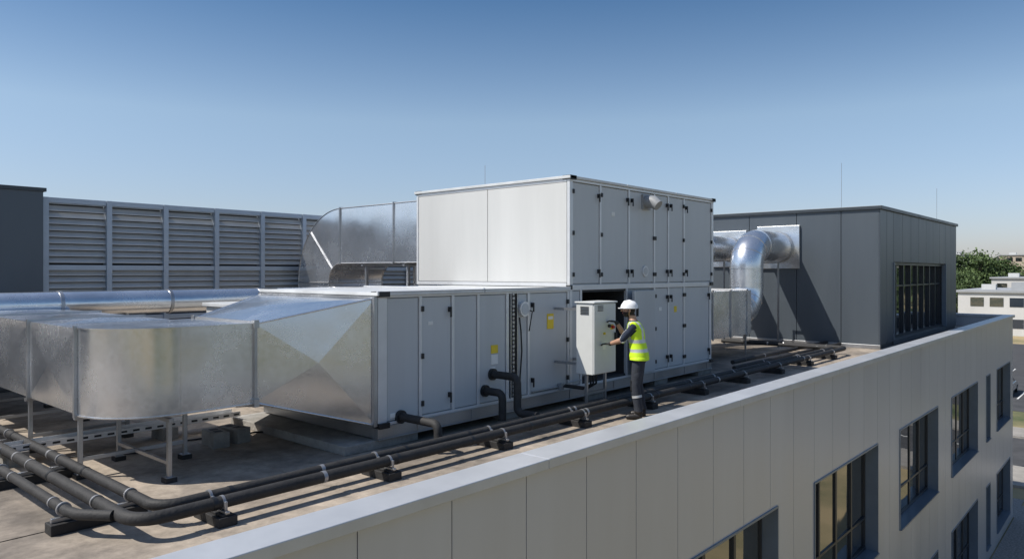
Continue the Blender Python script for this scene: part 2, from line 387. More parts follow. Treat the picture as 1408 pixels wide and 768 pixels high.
door(8.30, 8.535, 0.32, LZ1, None); door(8.585, 9.545, LZ0, LZ1, 'l')
fl = MB(); fl.box(8.11, 8.28, Y0 + 0.03, Y0 + 0.05, LZ0, LZ1, M_BLACK)
for i in range(26): fl.cyl((8.19, Y0 - 0.005, LZ0 + 0.03 + i * 0.06), (8.19, Y0 - 0.005, LZ0 + 0.07 + i * 0.06), 0.022 if i % 2 else 0.028, M_GALV2, 8)
fl.box(8.12, 8.135, Y0 - 0.02, Y0 + 0.03, LZ0, LZ1, M_GALV2); fl.box(8.265, 8.28, Y0 - 0.02, Y0 + 0.03, LZ0, LZ1, M_GALV2); fl.build('flexible_connection', ahu)
fm.box(5.66, 9.595, Y0 - 0.005, Y0 + 0.06, LZ1, 1.905, M_ALU); fm.box(5.66, 9.595, Y0 - 0.005, Y0 + 0.06, 0.285, LZ0, M_ALU)
for y in (7.262, 9.88): fm.box(5.655, 5.72, y - .05 if y > 8 else y, y + .06, 0.285, 1.905, M_ALU)
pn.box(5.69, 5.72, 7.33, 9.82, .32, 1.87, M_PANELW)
for x, w_ in ((9.64, .07), (9.925, .05), (11.345, .05), (12.32, .06), (12.86, .05), (13.5, .05), (14.67, .09)): post(x, w_, LZ0, 1.90)
door(9.68, 9.90, LZ0, 1.9, None); door(12.35, 12.84, LZ0, 1.9, 'r'); door(12.885, 13.475, LZ0, 1.9, 'l'); door(13.53, 14.62, LZ0, 1.9, 'r')
fm.box(9.6, 14.72, Y0 - 0.006, Y0 + 0.06, 1.90, 1.99, M_ALU); fm.box(9.6, 14.72, Y0 - 0.006, Y0 + 0.06, 0.285, LZ0, M_ALU)
Md = Matrix.Translation((12.28, Y0 - 0.01, 0)) @ Matrix.Rotation(rad(7), 4, 'Z')
pn.box(-0.93, 0, -0.03, 0.015, LZ0 + .01, 1.86, M_PANEL, Md); fm.box(-0.935, -0.90, -0.034, 0.018, LZ0 + .008, 1.862, M_ALU, Md)
hw.box(-0.87, -0.84, -0.07, -0.03, .7, .95, M_BLACK, Md); hw.box(-0.87, -0.84, -0.07, -0.03, 1.4, 1.55, M_BLACK, Md)
UZ0, UZ1 = 2.0, 3.70
for x, w_ in ((9.65, .09), (10.5, .05), (11.42, .05), (12.32, .05), (12.86, .05), (13.5, .05), (14.77, .09)): post(x, w_, 1.992, UZ1)
door(9.70, 10.475, UZ0, UZ1, 'r'); door(10.525, 11.395, UZ0, UZ1, 'r'); door(11.445, 12.295, UZ0, UZ1, 'l'); door(12.345, 12.835, UZ0, UZ1, 'r'); door(12.885, 13.475, UZ0, UZ1, 'l'); door(13.525, 14.72, UZ0, UZ1, 'l')
fm.box(9.6, 14.82, Y0 - 0.008, Y0 + 0.06, UZ1, 3.74, M_ALU)
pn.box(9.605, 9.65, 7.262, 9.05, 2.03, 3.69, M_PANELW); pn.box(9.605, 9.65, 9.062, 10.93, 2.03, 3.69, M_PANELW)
fm.box(9.598, 9.65, 7.262, 10.99, 3.695, 3.74, M_ALU); fm.box(9.598, 9.65, 7.262, 10.99, 1.96, 2.022, M_ALU); fm.box(9.598, 9.65, 10.94, 10.99, 2.022, 3.695, M_ALU)
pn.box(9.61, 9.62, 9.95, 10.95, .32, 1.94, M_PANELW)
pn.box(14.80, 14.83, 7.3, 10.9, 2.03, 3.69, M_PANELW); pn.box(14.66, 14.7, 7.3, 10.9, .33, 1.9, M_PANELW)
pn.build('door_panels', ahu, bevel=0.006); fm.build('aluminium_frame', ahu, bevel=0.004)
def cap(x, y, z, s=0.07): hw.box(x - s, x + s, y - s, y + s, z - 0.035, z + 0.035, M_BLACK)
cap(9.67, 7.25, 3.765, .085); cap(14.78, 7.25, 3.765, .085); cap(9.67, 10.93, 3.765, .085); cap(5.74, 7.25, 1.925, .085); cap(5.74, 9.88, 1.925, .085); cap(14.68, 7.22, 1.95, .06); cap(9.62, 7.22, 1.95, .04)
cap(5.74, 7.24, 0.29, .08); cap(14.68, 7.24, 0.29, .08)
hw.build('hinges_handles_caps', ahu, bevel=0.003)
tp = MB()
for (a, bb) in ((5.63, 7.55), (7.56, 9.6)): tp.box(a, bb - .004, 7.17, 9.98, 1.907, 1.95, M_TOP)
for x in (7.55,): tp.box(x - .02, x + .02, 7.18, 9.97, 1.95, 1.975, M_ALU)
tp.box(5.63, 9.6, 7.165, 7.20, 1.951, 1.962, M_ALU)
for (a, bb) in ((9.57, 11.3), (11.31, 13.1), (13.11, 14.86)): tp.box(a, bb, 7.165, 11.03, 3.745, 3.79, M_TOP)
tp.build('roof_sheets', ahu, bevel=0.006)
bs = MB()
for y in (7.2, 9.8): bs.box(5.66, 14.72, y, y + 0.10, 0.13, 0.27, M_GALV2)
bs.box(5.66, 14.72, 7.185, 7.325, 0.115, 0.129, M_GALV2); bs.box(5.66, 14.72, 7.183, 7.32, 0.271, 0.284, M_GALV2)
bs.box(5.66, 5.72, 7.3, 9.8, 0.13, 0.283, M_GALV2)
for x in (7.5, 9.6, 12, 14.6): bs.box(x, x + .08, 7.3, 9.8, 0.13, .28, M_GALV2)
for x in [6.3, 7.3, 8.25, 9.6, 10.9, 12.3, 13.5, 14.5]: bs.box(x, x + 0.05, 7.187, 7.2, .13, .27, M_GALV2)
bs.build('base_frame', ahu, bevel=0.003)
pd = MB()
for (a, bb) in ((5.2, 6.35), (8.0, 8.5), (10.2, 10.7), (12.4, 12.9), (14.2, 14.8)): pd.box(a, bb, 7.24, 10.0, 0, 0.113, M_CONC)
pd.build('concrete_pads', ahu, bevel=0.01)
dt = MB()
dt.tube([(12.0, 7.2, 3.52), (12.0, 7.04, 3.52), (12.0, 6.93, 3.44)], [0.12, 0.12, 0.10], M_FIT, 16); dt.box(11.86, 12.14, 7.18, 7.21, 3.38, 3.66, M_FIT)
dt.cyl((11.98, 7.215, 2.22), (11.98, 7.19, 2.22), 0.10, M_ALU, 20); dt.cyl((11.98, 7.20, 2.22), (11.98, 7.185, 2.22), 0.07, M_PANEL, 20)
dt.cyl((8.42, 7.215, 1.64), (8.42, 7.15, 1.64), 0.115, M_ALU, 24); dt.cyl((8.42, 7.16, 1.64), (8.42, 7.145, 1.64), 0.085, M_PANEL, 24)
dt.box(9.02, 9.18, 7.2, 7.213, 1.30, 1.54, M_YEL); dt.box(9.04, 9.16, 7.198, 7.2, 1.45, 1.50, M_WHITE)
dt.box(7.72, 7.86, 7.2, 7.213, 1.02, 1.14, M_YEL); dt.box(7.72, 7.86, 7.2, 7.213, 0.86, 1.0, M_WHITE)
dt.box(7.72, 7.80, 7.2, 7.213, 0.72, .82, M_WHITE)
dt.box(6.5, 6.58, 7.204, 7.213, 1.5, 1.55, M_WHITE); dt.box(12.5, 12.6, 7.204, 7.213, 1.45, 1.52, M_WHITE); dt.box(10.85, 10.95, 7.204, 7.213, 3.2, 3.27, M_WHITE); dt.box(13.1, 13.2, 7.204, 7.213, 1.4, 1.52, M_YEL)
dt.tube([(8.33, 7.19, 1.52), (8.33, 7.16, 1.3), (8.36, 7.17, 1.0), (8.33, 7.18, .6), (8.33, 7.16, .3)], 0.012, M_BLACK, 8)
dt.tube([(8.5, 7.2, 1.64), (8.55, 7.12, 1.6), (8.52, 7.16, 1.3)], 0.01, M_BLACK, 8)
dt.tube([(8.6, 7.17, .36), (9.3, 7.17, .36)], 0.014, M_GALV2, 8); dt.tube([(9.5, 7.17, .40), (9.88, 7.17, .40)], .012, M_GALV2, 8); dt.box(9.28, 9.36, 7.13, 7.198, .31, .41, M_FIT)
dt.cyl((11.3, 7.9, 3.79), (11.3, 7.9, 3.86), .03, M_BLACK, 8); dt.cyl((9.9, 9.4, 3.79), (9.9, 9.4, 4.2), 0.005, M_GALV2, 6)
dt.box(5.86, 5.94, 7.205, 7.213, .36, .42, M_WHITE)
dt.build('labels_and_gauges', ahu, bevel=0.002)

# ------------------------------------------------------------------ control cabinet
cb = empty('control_cabinet')
b = MB(); b.box(9.16, 9.76, 6.425, 6.74, 0.625, 1.72, M_CAB); b.box(9.14, 9.78, 6.38, 6.76, 1.72, 1.745, M_CAB); b.build('enclosure', cb, bevel=0.008)
b = MB(); b.box(9.165, 9.755, 6.40, 6.423, 0.635, 1.71, M_CAB); b.build('front_door', cb, bevel=0.008)
b = MB()
for i in range(6): b.box(9.150, 9.158, 6.50, 6.66, 1.55 + i * .022, 1.56 + i * .022, M_DARKIN)
for i in range(5): b.box(9.25, 9.40, 6.393, 6.40, 1.60 + i * .02, 1.608 + i * .02, M_DARKIN)
b.cyl((9.55, 6.40, 1.36), (9.55, 6.365, 1.36), 0.025, M_BLACK, 16)
b.box(9.60, 9.68, 6.393, 6.40, 1.30, 1.38, M_YEL); b.cyl((9.64, 6.395, 1.34), (9.64, 6.355, 1.34), 0.025, M_RED, 16)
b.cyl((9.42, 6.40, 1.25), (9.42, 6.375, 1.25), 0.018, M_YEL, 16); b.box(9.38, 9.46, 6.394, 6.40, 1.0, 1.10, M_WHITE)
b.box(9.71, 9.735, 6.36, 6.40, 1.1, 1.25, M_BLACK)
b.build('switches_vents', cb, bevel=0.002)
b = MB()
for x in (9.19, 9.69): b.box(x, x + 0.04, 6.56, 6.60, 0.0, 0.625, M_GALV2); b.box(x - .04, x + .08, 6.5, 6.66, 0, 0.012, M_GALV2); b.box(x, x + .04, 6.74, 7.195, .75, .79, M_GALV2); b.box(x, x + .04, 6.74, 7.195, 1.6, 1.64, M_GALV2)
b.box(9.23, 9.69, 6.565, 6.595, 0.3, 0.34, M_GALV2)
for i, x in enumerate((9.35, 9.42, 9.5)): b.tube([(x, 6.6, .63), (x, 6.6, .45), (x, 6.75, .36), (x, 7.0, .36), (x, 7.21, .36)], 0.016, M_BLACK, 8)
b.build('stand_and_conduits', cb)

# ------------------------------------------------------------------ front supply duct with transition and elbow
sdt = empty('supply_duct')
Zb, Zt = 0.71, 1.61
def xpanel(mb, P, nrm, bulge, m, inset=0.0):
    c = sum((Vector(p) for p in P), Vector()) / 4 + Vector(nrm) * bulge
    mb.add([*P, c], [(0, 1, 4), (1, 2, 4), (2, 3, 4), (3, 0, 4)], m)
tr = MB()
A = [(5.655, 7.24, 0.30), (5.655, 9.92, 0.30), (5.655, 9.92, 1.88), (5.655, 7.24, 1.88)]
B = [(4.29, 7.7, Zb), (4.29, 9.2, Zb), (4.29, 9.2, Zt), (4.29, 7.7, Zt)]
xpanel(tr, [B[0], A[0], A[3], B[3]], (-.3, -1, 0), 0.035, M_GALV)
xpanel(tr, [B[3], A[3], A[2], B[2]], (0, 0, 1), 0.04, M_GALV)
xpanel(tr, [B[1], B[2], A[2], A[1]], (0, 1, 0), 0.04, M_GALV)
xpanel(tr, [B[0], B[1], A[1], A[0]], (0, 0, -1), 0.04, M_GALV)
tr.build('transition_piece', sdt)
du = MB()
def flange_x(x, y0, y1, z0, z1, t=0.035, o=0.03):
    fb.box(x - t / 2, x + t / 2, y0 - o, y1 + o, z1, z1 + o, M_GALV2); fb.box(x - t / 2, x + t / 2, y0 - o, y1 + o, z0 - o, z0, M_GALV2)
    fb.box(x - t / 2, x + t / 2, y0 - o, y0, z0, z1, M_GALV2); fb.box(x - t / 2, x + t / 2, y1, y1 + o, z0, z1, M_GALV2)
def flange_y(y, x0, x1, z0, z1, t=0.035, o=0.03):
    fb.box(x0 - o, x1 + o, y - t / 2, y + t / 2, z1, z1 + o, M_GALV2); fb.box(x0 - o, x1 + o, y - t / 2, y + t / 2, z0 - o, z0, M_GALV2)
    fb.box(x0 - o, x0, y - t / 2, y + t / 2, z0, z1, M_GALV2); fb.box(x1, x1 + o, y - t / 2, y + t / 2, z0, z1, M_GALV2)
fb = MB()
n = 18; cur = [Vector((3.45, 8.45, 0)) + Vector((-math.sin(a), -math.cos(a), 0)) * 0.75 for a in [math.pi / 2 * i / n for i in range(n + 1)]]
skin = [Vector((4.29, 7.7, 0)), Vector((3.9, 7.7, 0)), Vector((3.6, 7.7, 0))] + cur
vs = []; fs = []
for p in skin: vs += [(p.x, p.y, Zb), (p.x, p.y, Zt)]
for i in range(len(skin) - 1): fs.append((2 * i, 2 * i + 1, 2 * i + 3, 2 * i + 2))
du.add(vs, fs, M_GALV, True)
du.add([(3.45, 9.2, Zb), (4.29, 9.2, Zb), (4.29, 9.2, Zt), (3.45, 9.2, Zt)], [(3, 2, 1, 0)], M_GALV)
poly = [(4.29, 7.7)] + [(p.x, p.y) for p in cur] + [(2.7, 9.2), (4.29, 9.2)]
du.add([(x, y, Zt) for x, y in poly], [list(range(len(poly)))[::-1]], M_GALV); du.add([(x, y, Zb) for x, y in poly], [list(range(len(poly)))], M_GALV)
xs0, xs1 = 2.7, 4.0
yy = [8.45, 10.05, 11.6, 13.15, 14.45, 15.72]
for i in range(len(yy) - 1):
    a, c = yy[i], yy[i + 1]; lo = max(a, 9.2) if i == 0 else a
    xpanel(du, [(xs0 - .002, a, Zb), (xs0 - .002, a, Zt), (xs0 - .002, c, Zt), (xs0 - .002, c, Zb)], (-1, 0, 0), 0.04, M_GALV)
    xpanel(du, [(xs1, lo, Zb), (xs1, c, Zb), (xs1, c, Zt), (xs1, lo, Zt)], (1, 0, 0), 0.03, M_GALV)
    xpanel(du, [(xs0, lo, Zt + .001), (xs1, lo, Zt + .001), (xs1, c, Zt + .001), (xs0, c, Zt + .001)], (0, 0, 1), 0.04, M_GALV)
    du.add([(xs0, lo, Zb + .001), (xs0, c, Zb + .001), (xs1, c, Zb + .001), (xs1, lo, Zb + .001)], [(0, 1, 2, 3)], M_GALV)
    if i: flange_y(a, xs0, xs1, Zb, Zt)
flange_x(4.29, 7.7, 9.2, Zb, Zt)
fb.box(2.665, 2.70, 8.43, 8.47, Zb - .03, Zt + .03, M_GALV2)
fb.box(3.448, 3.456, 7.692, 7.70, Zb, Zt, M_GALV)
for (za, zb2) in ((Zt, Zt + .012), (Zb - .012, Zb)):
    vs = []; fs = []
    for k, p in enumerate(skin):
        nx = Vector((0, -1, 0)) if k < 3 else (p - Vector((3.45, 8.45, 0))).normalized()
        q = p + nx * .014; q2 = p - nx * .02
        vs += [(q.x, q.y, za), (q.x, q.y, zb2), (q2.x, q2.y, zb2), (q2.x, q2.y, za)]
    for i in range(len(skin) - 1):
        for j in range(4): fs.append((4 * i + j, 4 * i + (j + 1) % 4, 4 * i + 4 + (j + 1) % 4, 4 * i + 4 + j))
    fb.add(vs, fs, M_GALV)
for (p, q) in ((B[3], A[3]), (B[0], A[0]), (B[2], A[2])): fb.tube([p, q], .012, M_GALV, 8)
fb.box(5.60, 5.652, 7.20, 7.245, .29, 1.9, M_GALV2); fb.box(5.60, 5.652, 7.245, 9.95, 1.875, 1.90, M_GALV2); fb.box(5.60, 5.652, 7.245, 9.95, .285, .305, M_GALV2)
for (x, y) in ((4.29, 7.7), (4.29, 9.2)):
    for z in (Zb, Zt): fb.box(x - .03, x + .03, y - .05, y + .02, z - .045, z + .045, M_GALV2)
du.build('duct_body', sdt); fb.build('duct_flanges', sdt)
def frame(name, x0, x1, y, zt):
    b = MB()
    for x in (x0, x1):
        b.box(x - .022, x + .022, y - .022, y + .022, 0.05, zt, M_GALV2); b.box(x - .06, x + .06, y - .06, y + .06, 0.0, 0.05, M_RUBBER)
        b.box(x - .05, x + .05, y - .05, y + .05, .05, .058, M_GALV2)
    b.box(x0 - .06, x1 + .06, y - .025, y + .025, zt, zt + 0.04, M_GALV2)
    b.box(x0 + .022, x1 - .022, y - .018, y + .018, 0.18, 0.22, M_GALV2)
    return b.build(name, bevel=0.003)
def framey(name, x, y0, y1, zt):
    b = MB()
    for y in (y0, y1):
        b.box(x - .022, x + .022, y - .022, y + .022, 0.05, zt, M_GALV2); b.box(x - .06, x + .06, y - .06, y + .06, 0.0, 0.05, M_RUBBER)
        b.box(x - .05, x + .05, y - .05, y + .05, .05, .058, M_GALV2)
    b.box(x - .025, x + .025, y0 - .06, y1 + .06, zt, zt + 0.04, M_GALV2)
    b.box(x - .018, x + .018, y0 + .022, y1 - .022, 0.18, 0.22, M_GALV2)
    return b.build(name, bevel=0.003)
framey('duct_support', 3.35, 7.75, 9.1, .63)
frame('duct_support', 2.78, 3.9, 8.6, .63)
frame('duct_support', 2.78, 3.9, 10.3, .63); frame('duct_support', 2.78, 3.9, 11.9, .63); frame('duct_support', 2.78, 3.9, 13.5, .63)

# ------------------------------------------------------------------ round duct at the back left
b = MB(); b.tube([(-6, 13, 1.69), (12.2, 13, 1.69)], 0.20, M_GALV, 40)
for x in (0.5, 2.2, 3.9, 5.6, 7.3, 9): b.tube([(x - .025, 13, 1.69), (x + .025, 13, 1.69)], 0.213, M_GALV2, 32)
for x in (1.2, 4.9, 7.9): b.box(x, x + .04, 12.98, 13.02, 0, 1.50, M_GALV2)
b.build('round_duct')
b = MB(); b.box(5.9, 7.2, 11.2, 12.2, 0.0, 1.62, M_PANELW); b.box(5.85, 7.25, 11.15, 12.25, 1.62, 1.68, M_TOP)
for i in range(8): b.box(5.885, 5.9, 11.3, 12.1, .5 + i * .1, .54 + i * .1, M_DARKIN)
b.build('condenser_box', bevel=0.008)

# ------------------------------------------------------------------ big rectangular elbow behind
ed = empty('return_duct_elbow'); b = MB(); f2 = MB()
cy, cz, ri, ro = 13.9, 1.95, 0.45, 1.70; x0, x1 = 9.85, 11.4
prof_o = [(11.0, cz + ro), (12.0, cz + ro), (12.9, cz + ro), (cy, cz + ro)]; prof_i = [(11.0, cz + ri), (12.0, cz + ri), (12.9, cz + ri), (cy, cz + ri)]
nn = 20
for i in range(1, nn + 1):
    a = math.pi / 2 * i / nn; prof_o.append((cy + ro * math.sin(a), cz + ro * math.cos(a))); prof_i.append((cy + ri * math.sin(a), cz + ri * math.cos(a)))
prof_o.append((cy + ro, 0)); prof_i.append((cy + ri, 0))
# flat side sheets, one per section, each very slightly dished outwards as rolled sheet is
def sidepanel(i0, i1, X, sgn, tilt):
    vs = []; fs = []; R_n = 8; K = i1 - i0 + 1
    for a in range(K):
        o_, i_ = prof_o[i0 + a], prof_i[i0 + a]
        for r_ in range(R_n + 1):
            t = r_ / R_n; s_ = (a / (K - 1)) if K > 1 else 0
            if K == 2: bul = 4 * t * (1 - t) * .006
            else: bul = 16 * t * (1 - t) * s_ * (1 - s_) * .018
            vs.append((X + sgn * (bul + .0), o_[0] * (1 - t) + i_[0] * t, o_[1] * (1 - t) + i_[1] * t))
    for a in range(K - 1):
        for r_ in range(R_n):
            p = a * (R_n + 1) + r_; fs.append((p, p + 1, p + R_n + 2, p + R_n + 1))
    b.add(vs, fs if sgn > 0 else [f[::-1] for f in fs], M_GALV, True)
bounds = [0, 1, 3, 3 + nn // 2, 3 + nn, 4 + nn]
for i in range(len(bounds) - 1):
    sidepanel(bounds[i], bounds[i + 1], x0, -1, 0); sidepanel(bounds[i], bounds[i + 1], x1, 1, 0)
def strip(prof, flip):
    vs = []; fs = []
    for q in prof: vs += [(x0, *q), (x1, *q)]
    for i in range(len(prof) - 1):
        f = (2 * i, 2 * i + 1, 2 * i + 3, 2 * i + 2); fs.append(f[::-1] if flip else f)
    b.add(vs, fs, M_GALV, True)
strip(prof_o, False); strip(prof_i, True)
b.build('duct_body', ed)
for prof in (prof_o, prof_i):
    for X in (x0, x1): f2.tube([(X, *q) for q in prof], .014, M_GALV2, 8)
def rib(p, q, t=0.03, o=0.03):
    p = Vector((0, *p)); q = Vector((0, *q)); d = (q - p).normalized(); nrm = Vector((0, -d.z, d.y))
    for X in (x0 - o, x1):
        vs = []
        for xx in (X, X + o):
            for c in (p - d * o, q + d * o):
                for s_ in (-t / 2, t / 2): k = c + nrm * s_; vs.append((xx, k.y, k.z))
        f2.add(vs, [(0, 1, 3, 2), (4, 6, 7, 5), (0, 4, 5, 1), (2, 3, 7, 6), (0, 2, 6, 4), (1, 5, 7, 3)], M_GALV2)
    for c0, c1 in ((q, q + d * o), (p - d * o, p)):
        vs = []
        for xx in (x0, x1):
            for c in (c0, c1):
                for s_ in (-t / 2, t / 2): k = c + nrm * s_; vs.append((xx, k.y, k.z))
        f2.add(vs, [(0, 1, 3, 2), (4, 6, 7, 5), (0, 4, 5, 1), (2, 3, 7, 6), (0, 2, 6, 4), (1, 5, 7, 3)], M_GALV2)
for k in (1, 3, 3 + nn // 2, 3 + nn): rib(prof_i[k], prof_o[k])
f2.build('duct_flanges', ed)
b = MB()
for y in (11.6, 13.0):
    for x in (9.9, 11.3): b.box(x, x + .06, y, y + .06, 0, 2.36, M_GALV2)
    b.box(9.8, 11.45, y - .002, y + .062, 2.33, 2.37, M_GALV2)
b.build('duct_trestle')

# ------------------------------------------------------------------ louvre screen
ls = empty('louvre_screen'); fr_ = MB(); bl = MB()
LY = 16.0; zt = 3.64
xsn = [4.54 + 1.13 * i for i in range(14)]
for x in xsn:
    fr_.box(x - .05, x + .05, LY - .13, LY + .08, 0, zt, M_LFRAME)
for z in (0.3, 1.25, 2.29, zt - .05): fr_.box(xsn[0] - .05, xsn[-1] + .05, LY - .10, LY + .06, z - .05, z + .05, M_LFRAME)
for i in range(len(xsn) - 1):
    z = 0.4
    while z < zt - 0.16:
        if not any(abs(z + .05 - q) < 0.09 for q in (1.25, 2.29)):
            a, c = xsn[i] + .05, xsn[i + 1] - .05
            bl.box(a, c, LY - .06, LY - .054, z - .016, z + .002, M_LOUV)
            bl.add([(a, LY - .054, z), (c, LY - .054, z), (c, LY + .0, z + .095), (a, LY + .0, z + .095)], [(0, 1, 2, 3)], M_LOUV)
        z += 0.125
bl.box(xsn[0], xsn[-1], LY + .082, LY + .10, 0.3, zt - .1, M_LBACK)
fr_.build('frame', ls, bevel=0.004); bl.build('blades', ls)
pe = MB(); pe.box(-8, 4.46, 15.75, 19, 0, 3.72, M_SLATED)
for i in range(9): pe.box(4.46 - 1.35 * (i + 1) + .008, 4.46 - 1.35 * i - .008, 15.72, 15.75, .05, 3.72, M_SLATE)
pe.box(-8.03, 4.50, 15.69, 19.04, 3.72, 3.79, M_SLATED); pe.build('plant_enclosure', bevel=0.005)

# ------------------------------------------------------------------ round ducts at the penthouse
def wallduct(name, y, xv, ztop, r, zlow, xend):
    e_ = empty(name); b = MB()
    R = r * 1.45
    a1 = arc((xv + R, y, ztop - R), (0, 0, 1), (-1, 0, 0), R, 20); a2 = arc((xv - R, y, zlow + R), (1, 0, 0), (0, 0, -1), R, 20)
    b.tube([(22.46, y, ztop)] + a1 + a2 + [(xend, y, zlow)], r, M_GALV, 40)
    # thin raised seams where the gores and straights are joined
    def seam(p, d, w_=.012, h=.012):
        p = Vector(p); d = Vector(d).normalized(); b.tube([p - d * w_, p + d * w_], r + h, M_GALV, 40)
    for k in (0, 7, 13, 20):
        for A_ in (a1, a2):
            d = (A_[min(20, k + 1)] - A_[max(0, k - 1)]); seam(A_[k], d)
    b.build('duct_run', e_)
    b = MB(); b.box(22.42, 22.49, y - r - .2, y + r + .2, ztop - r - .2, ztop + r + .2, M_GALV)
    b.tube([(22.34, y, ztop), (22.42, y, ztop)], r + .025, M_GALV2, 40)
    b.build('wall_plate', e_, bevel=0.004)
    b = MB()
    for yy_ in (y - r - .08, y + r + .05):
        b.box(21.1, 21.15, yy_, yy_ + .04, 0, ztop - r, M_GALV2)
    b.box(21.1, 21.15, y - r - .04, y + r + .05, ztop - r - .05, ztop - r - .01, M_GALV2); b.build('support', e_)
wallduct('exhaust_duct', 8.75, 20.1, 2.97, 0.46, 1.12, 18.9)
wallduct('exhaust_duct', 10.35, 20.1, 2.95, 0.38, 1.12, 18.9)
b = MB(); b.box(14.83, 18.9, 8.1, 11.0, .55, 1.72, M_GALV)
for x in (15.6, 16.6, 17.6, 18.6): b.box(x, x + .04, 8.07, 8.1, .52, 1.75, M_GALV2); b.box(x, x + .04, 8.07, 11.03, 1.72, 1.75, M_GALV2)
for x in (15.8, 18.7):
    for y in (8.15, 10.9): b.box(x - .02, x + .02, y, y + .04, 0, .55, M_GALV2)
b.build('plenum_duct', bevel=0.004)

# ------------------------------------------------------------------ pipes
ZP = 0.19; R_ = 0.050
def corner(pts, r=0.18, n=6):
    P = [Vector(p) for p in pts]; out = [P[0]]
    for i in range(1, len(P) - 1):
        a = (P[i - 1] - P[i]).normalized(); c = (P[i + 1] - P[i]).normalized()
        cen = P[i] + (a + c) * r
        for j in range(n + 1):
            t = math.pi / 2 * j / n
            out.append(cen - c * r * math.cos(t) - a * r * math.sin(t))
    out.append(P[-1]); return out
def pipe(name, pts, r=R_, m=M_RUBBER, straps=True, cr=0.18):
    b = MB(); P = corner(pts, cr) if len(pts) > 2 else pts; b.tube(P, r, m, 20)
    if straps:
        Q = [Vector(p) for p in pts]
        for i in range(len(Q) - 1):
            Ln = (Q[i + 1] - Q[i]).length; d = (Q[i + 1] - Q[i]).normalized(); k = int(Ln / 1.1)
            for j in range(k):
                c = Q[i] + d * (0.55 + j * 1.1 + random.uniform(-.15, .15)); b.tube([c - d * .02, c + d * .02], r + .003, M_STRAP if j % 4 == 1 else M_BLACK, 20)
    return b.build(name)
pipe('insulated_pipe', [(2.38, 15.3, ZP), (2.38, 6.12, ZP), (20.4, 6.12, ZP), (20.4, 9.5, ZP)], R_ + .006, cr=0.24)
pipe('insulated_pipe', [(2.66, 15.3, ZP), (2.66, 6.36, ZP), (20.1, 6.36, ZP), (20.1, 9.5, ZP)], cr=0.2)
b = MB(); b.tube([(2.12, 15.3, ZP), (2.12, 6.85, ZP), (2.15, 6.7, ZP), (2.33, 6.45, ZP)], .045, M_RUBBER, 18)
for y in (7.2, 8.4, 9.6, 10.8): b.tube([(2.12, y, ZP), (2.12, y + .024, ZP)], .05, M_STRAP, 18)
b.build('insulated_pipe')
pipe('branch_pipe', [(6.02, 7.22, .36), (6.02, 6.50, .36), (6.02, 6.50, .05)], .052, straps=False, cr=.09)
pipe('branch_pipe', [(7.74, 7.22, .72), (7.74, 6.72, .72), (7.74, 6.72, .22), (7.74, 6.36, .22)], .055, straps=False, cr=.09)
pipe('branch_pipe', [(7.58, 7.22, .50), (7.58, 6.86, .50), (7.58, 6.86, .12)], .055, straps=False, cr=.09)
b = MB()
for (x, z) in ((6.02, .36), (7.74, .72), (7.58, .50)): b.tube([(x, 7.215, z), (x, 7.17, z)], .085, M_BLACK, 20)
b.build('pipe_collars')
pipe('roof_pipe', [(15.2, 6.9, .1), (22.4, 6.9, .1)], .045, M_RUBBER)
pipe('roof_pipe', [(16.0, 7.3, .12), (22.44, 7.3, .12)], .05, M_RUBBER)
def support_x(x, ya, yb):
    b = MB()
    b.box(x - .085, x + .085, ya - .12, yb + .12, 0, 0.085, M_RUBBER); b.box(x - .05, x + .05, ya - .10, yb + .10, .085, .105, M_RUBBER)
    b.box(x - .02, x + .02, ya - .11, yb + .11, .105, .13, M_GALV2)
    for y in (ya, yb):
        b.tube([(x - .012, y, ZP), (x + .012, y, ZP)], R_ + .010, M_STRAP, 20); b.box(x - .012, x + .012, y - .085, y - .066, .13, .21, M_STRAP)
    b.build('pipe_support', bevel=0.006)
for x in (3.1, 4.95, 6.75, 8.45, 10.3, 12.1, 13.9, 15.7, 17.5, 19.2): support_x(x, 6.12, 6.36)
def support_y(y):
    b = MB(); b.box(2.0, 2.78, y - .08, y + .08, 0, .09, M_RUBBER); b.box(2.02, 2.76, y - .02, y + .02, .09, .13, M_GALV2)
    for x in (2.12, 2.38, 2.66): b.tube([(x, y - .012, ZP), (x, y + .012, ZP)], R_ + .010, M_STRAP, 20)
    b.build('pipe_support', bevel=0.006)
for y in (6.95, 8.8, 10.7, 12.6): support_y(y)

# cable tray
b = MB(); ty = 9.85
b.box(-2, 5.2, ty - .12, ty + .12, 0.16, 0.165, M_TIN); b.box(-2, 5.2, ty - .125, ty - .12, .16, .23, M_TIN); b.box(-2, 5.2, ty + .12, ty + .125, .16, .23, M_TIN)
for i in range(48): b.box(-1.95 + i * .15, -1.87 + i * .15, ty - .127, ty - .1252, .18, .205, M_DARKIN)
for yo in (-.07, -.03, .02, .07): b.tube([(-2, ty + yo, .18), (1, ty + yo + .01, .182), (3, ty + yo - .01, .18), (5.2, ty + yo, .18)], .014, M_BLACK, 8)
for x in (-1, .8, 2.5, 4.2): b.box(x - .1, x + .1, ty - .18, ty + .18, 0, .155, M_CONC)
b.build('cable_tray')
for (x, y, r) in ((4.72, 9.0, .2), (4.45, 8.95, -.1)):
    b = MB(); M = Matrix.Translation((x, y, 0)) @ Matrix.Rotation(r, 4, 'Z')
    b.box(-.1, .1, -.2, .2, 0, .19, M_CONC, M); b.box(-.05, .05, -.12, -.03, .19, .192, M_DARKIN, M); b.box(-.05, .05, .03, .12, .19, .192, M_DARKIN, M); b.build('concrete_block', bevel=.006)
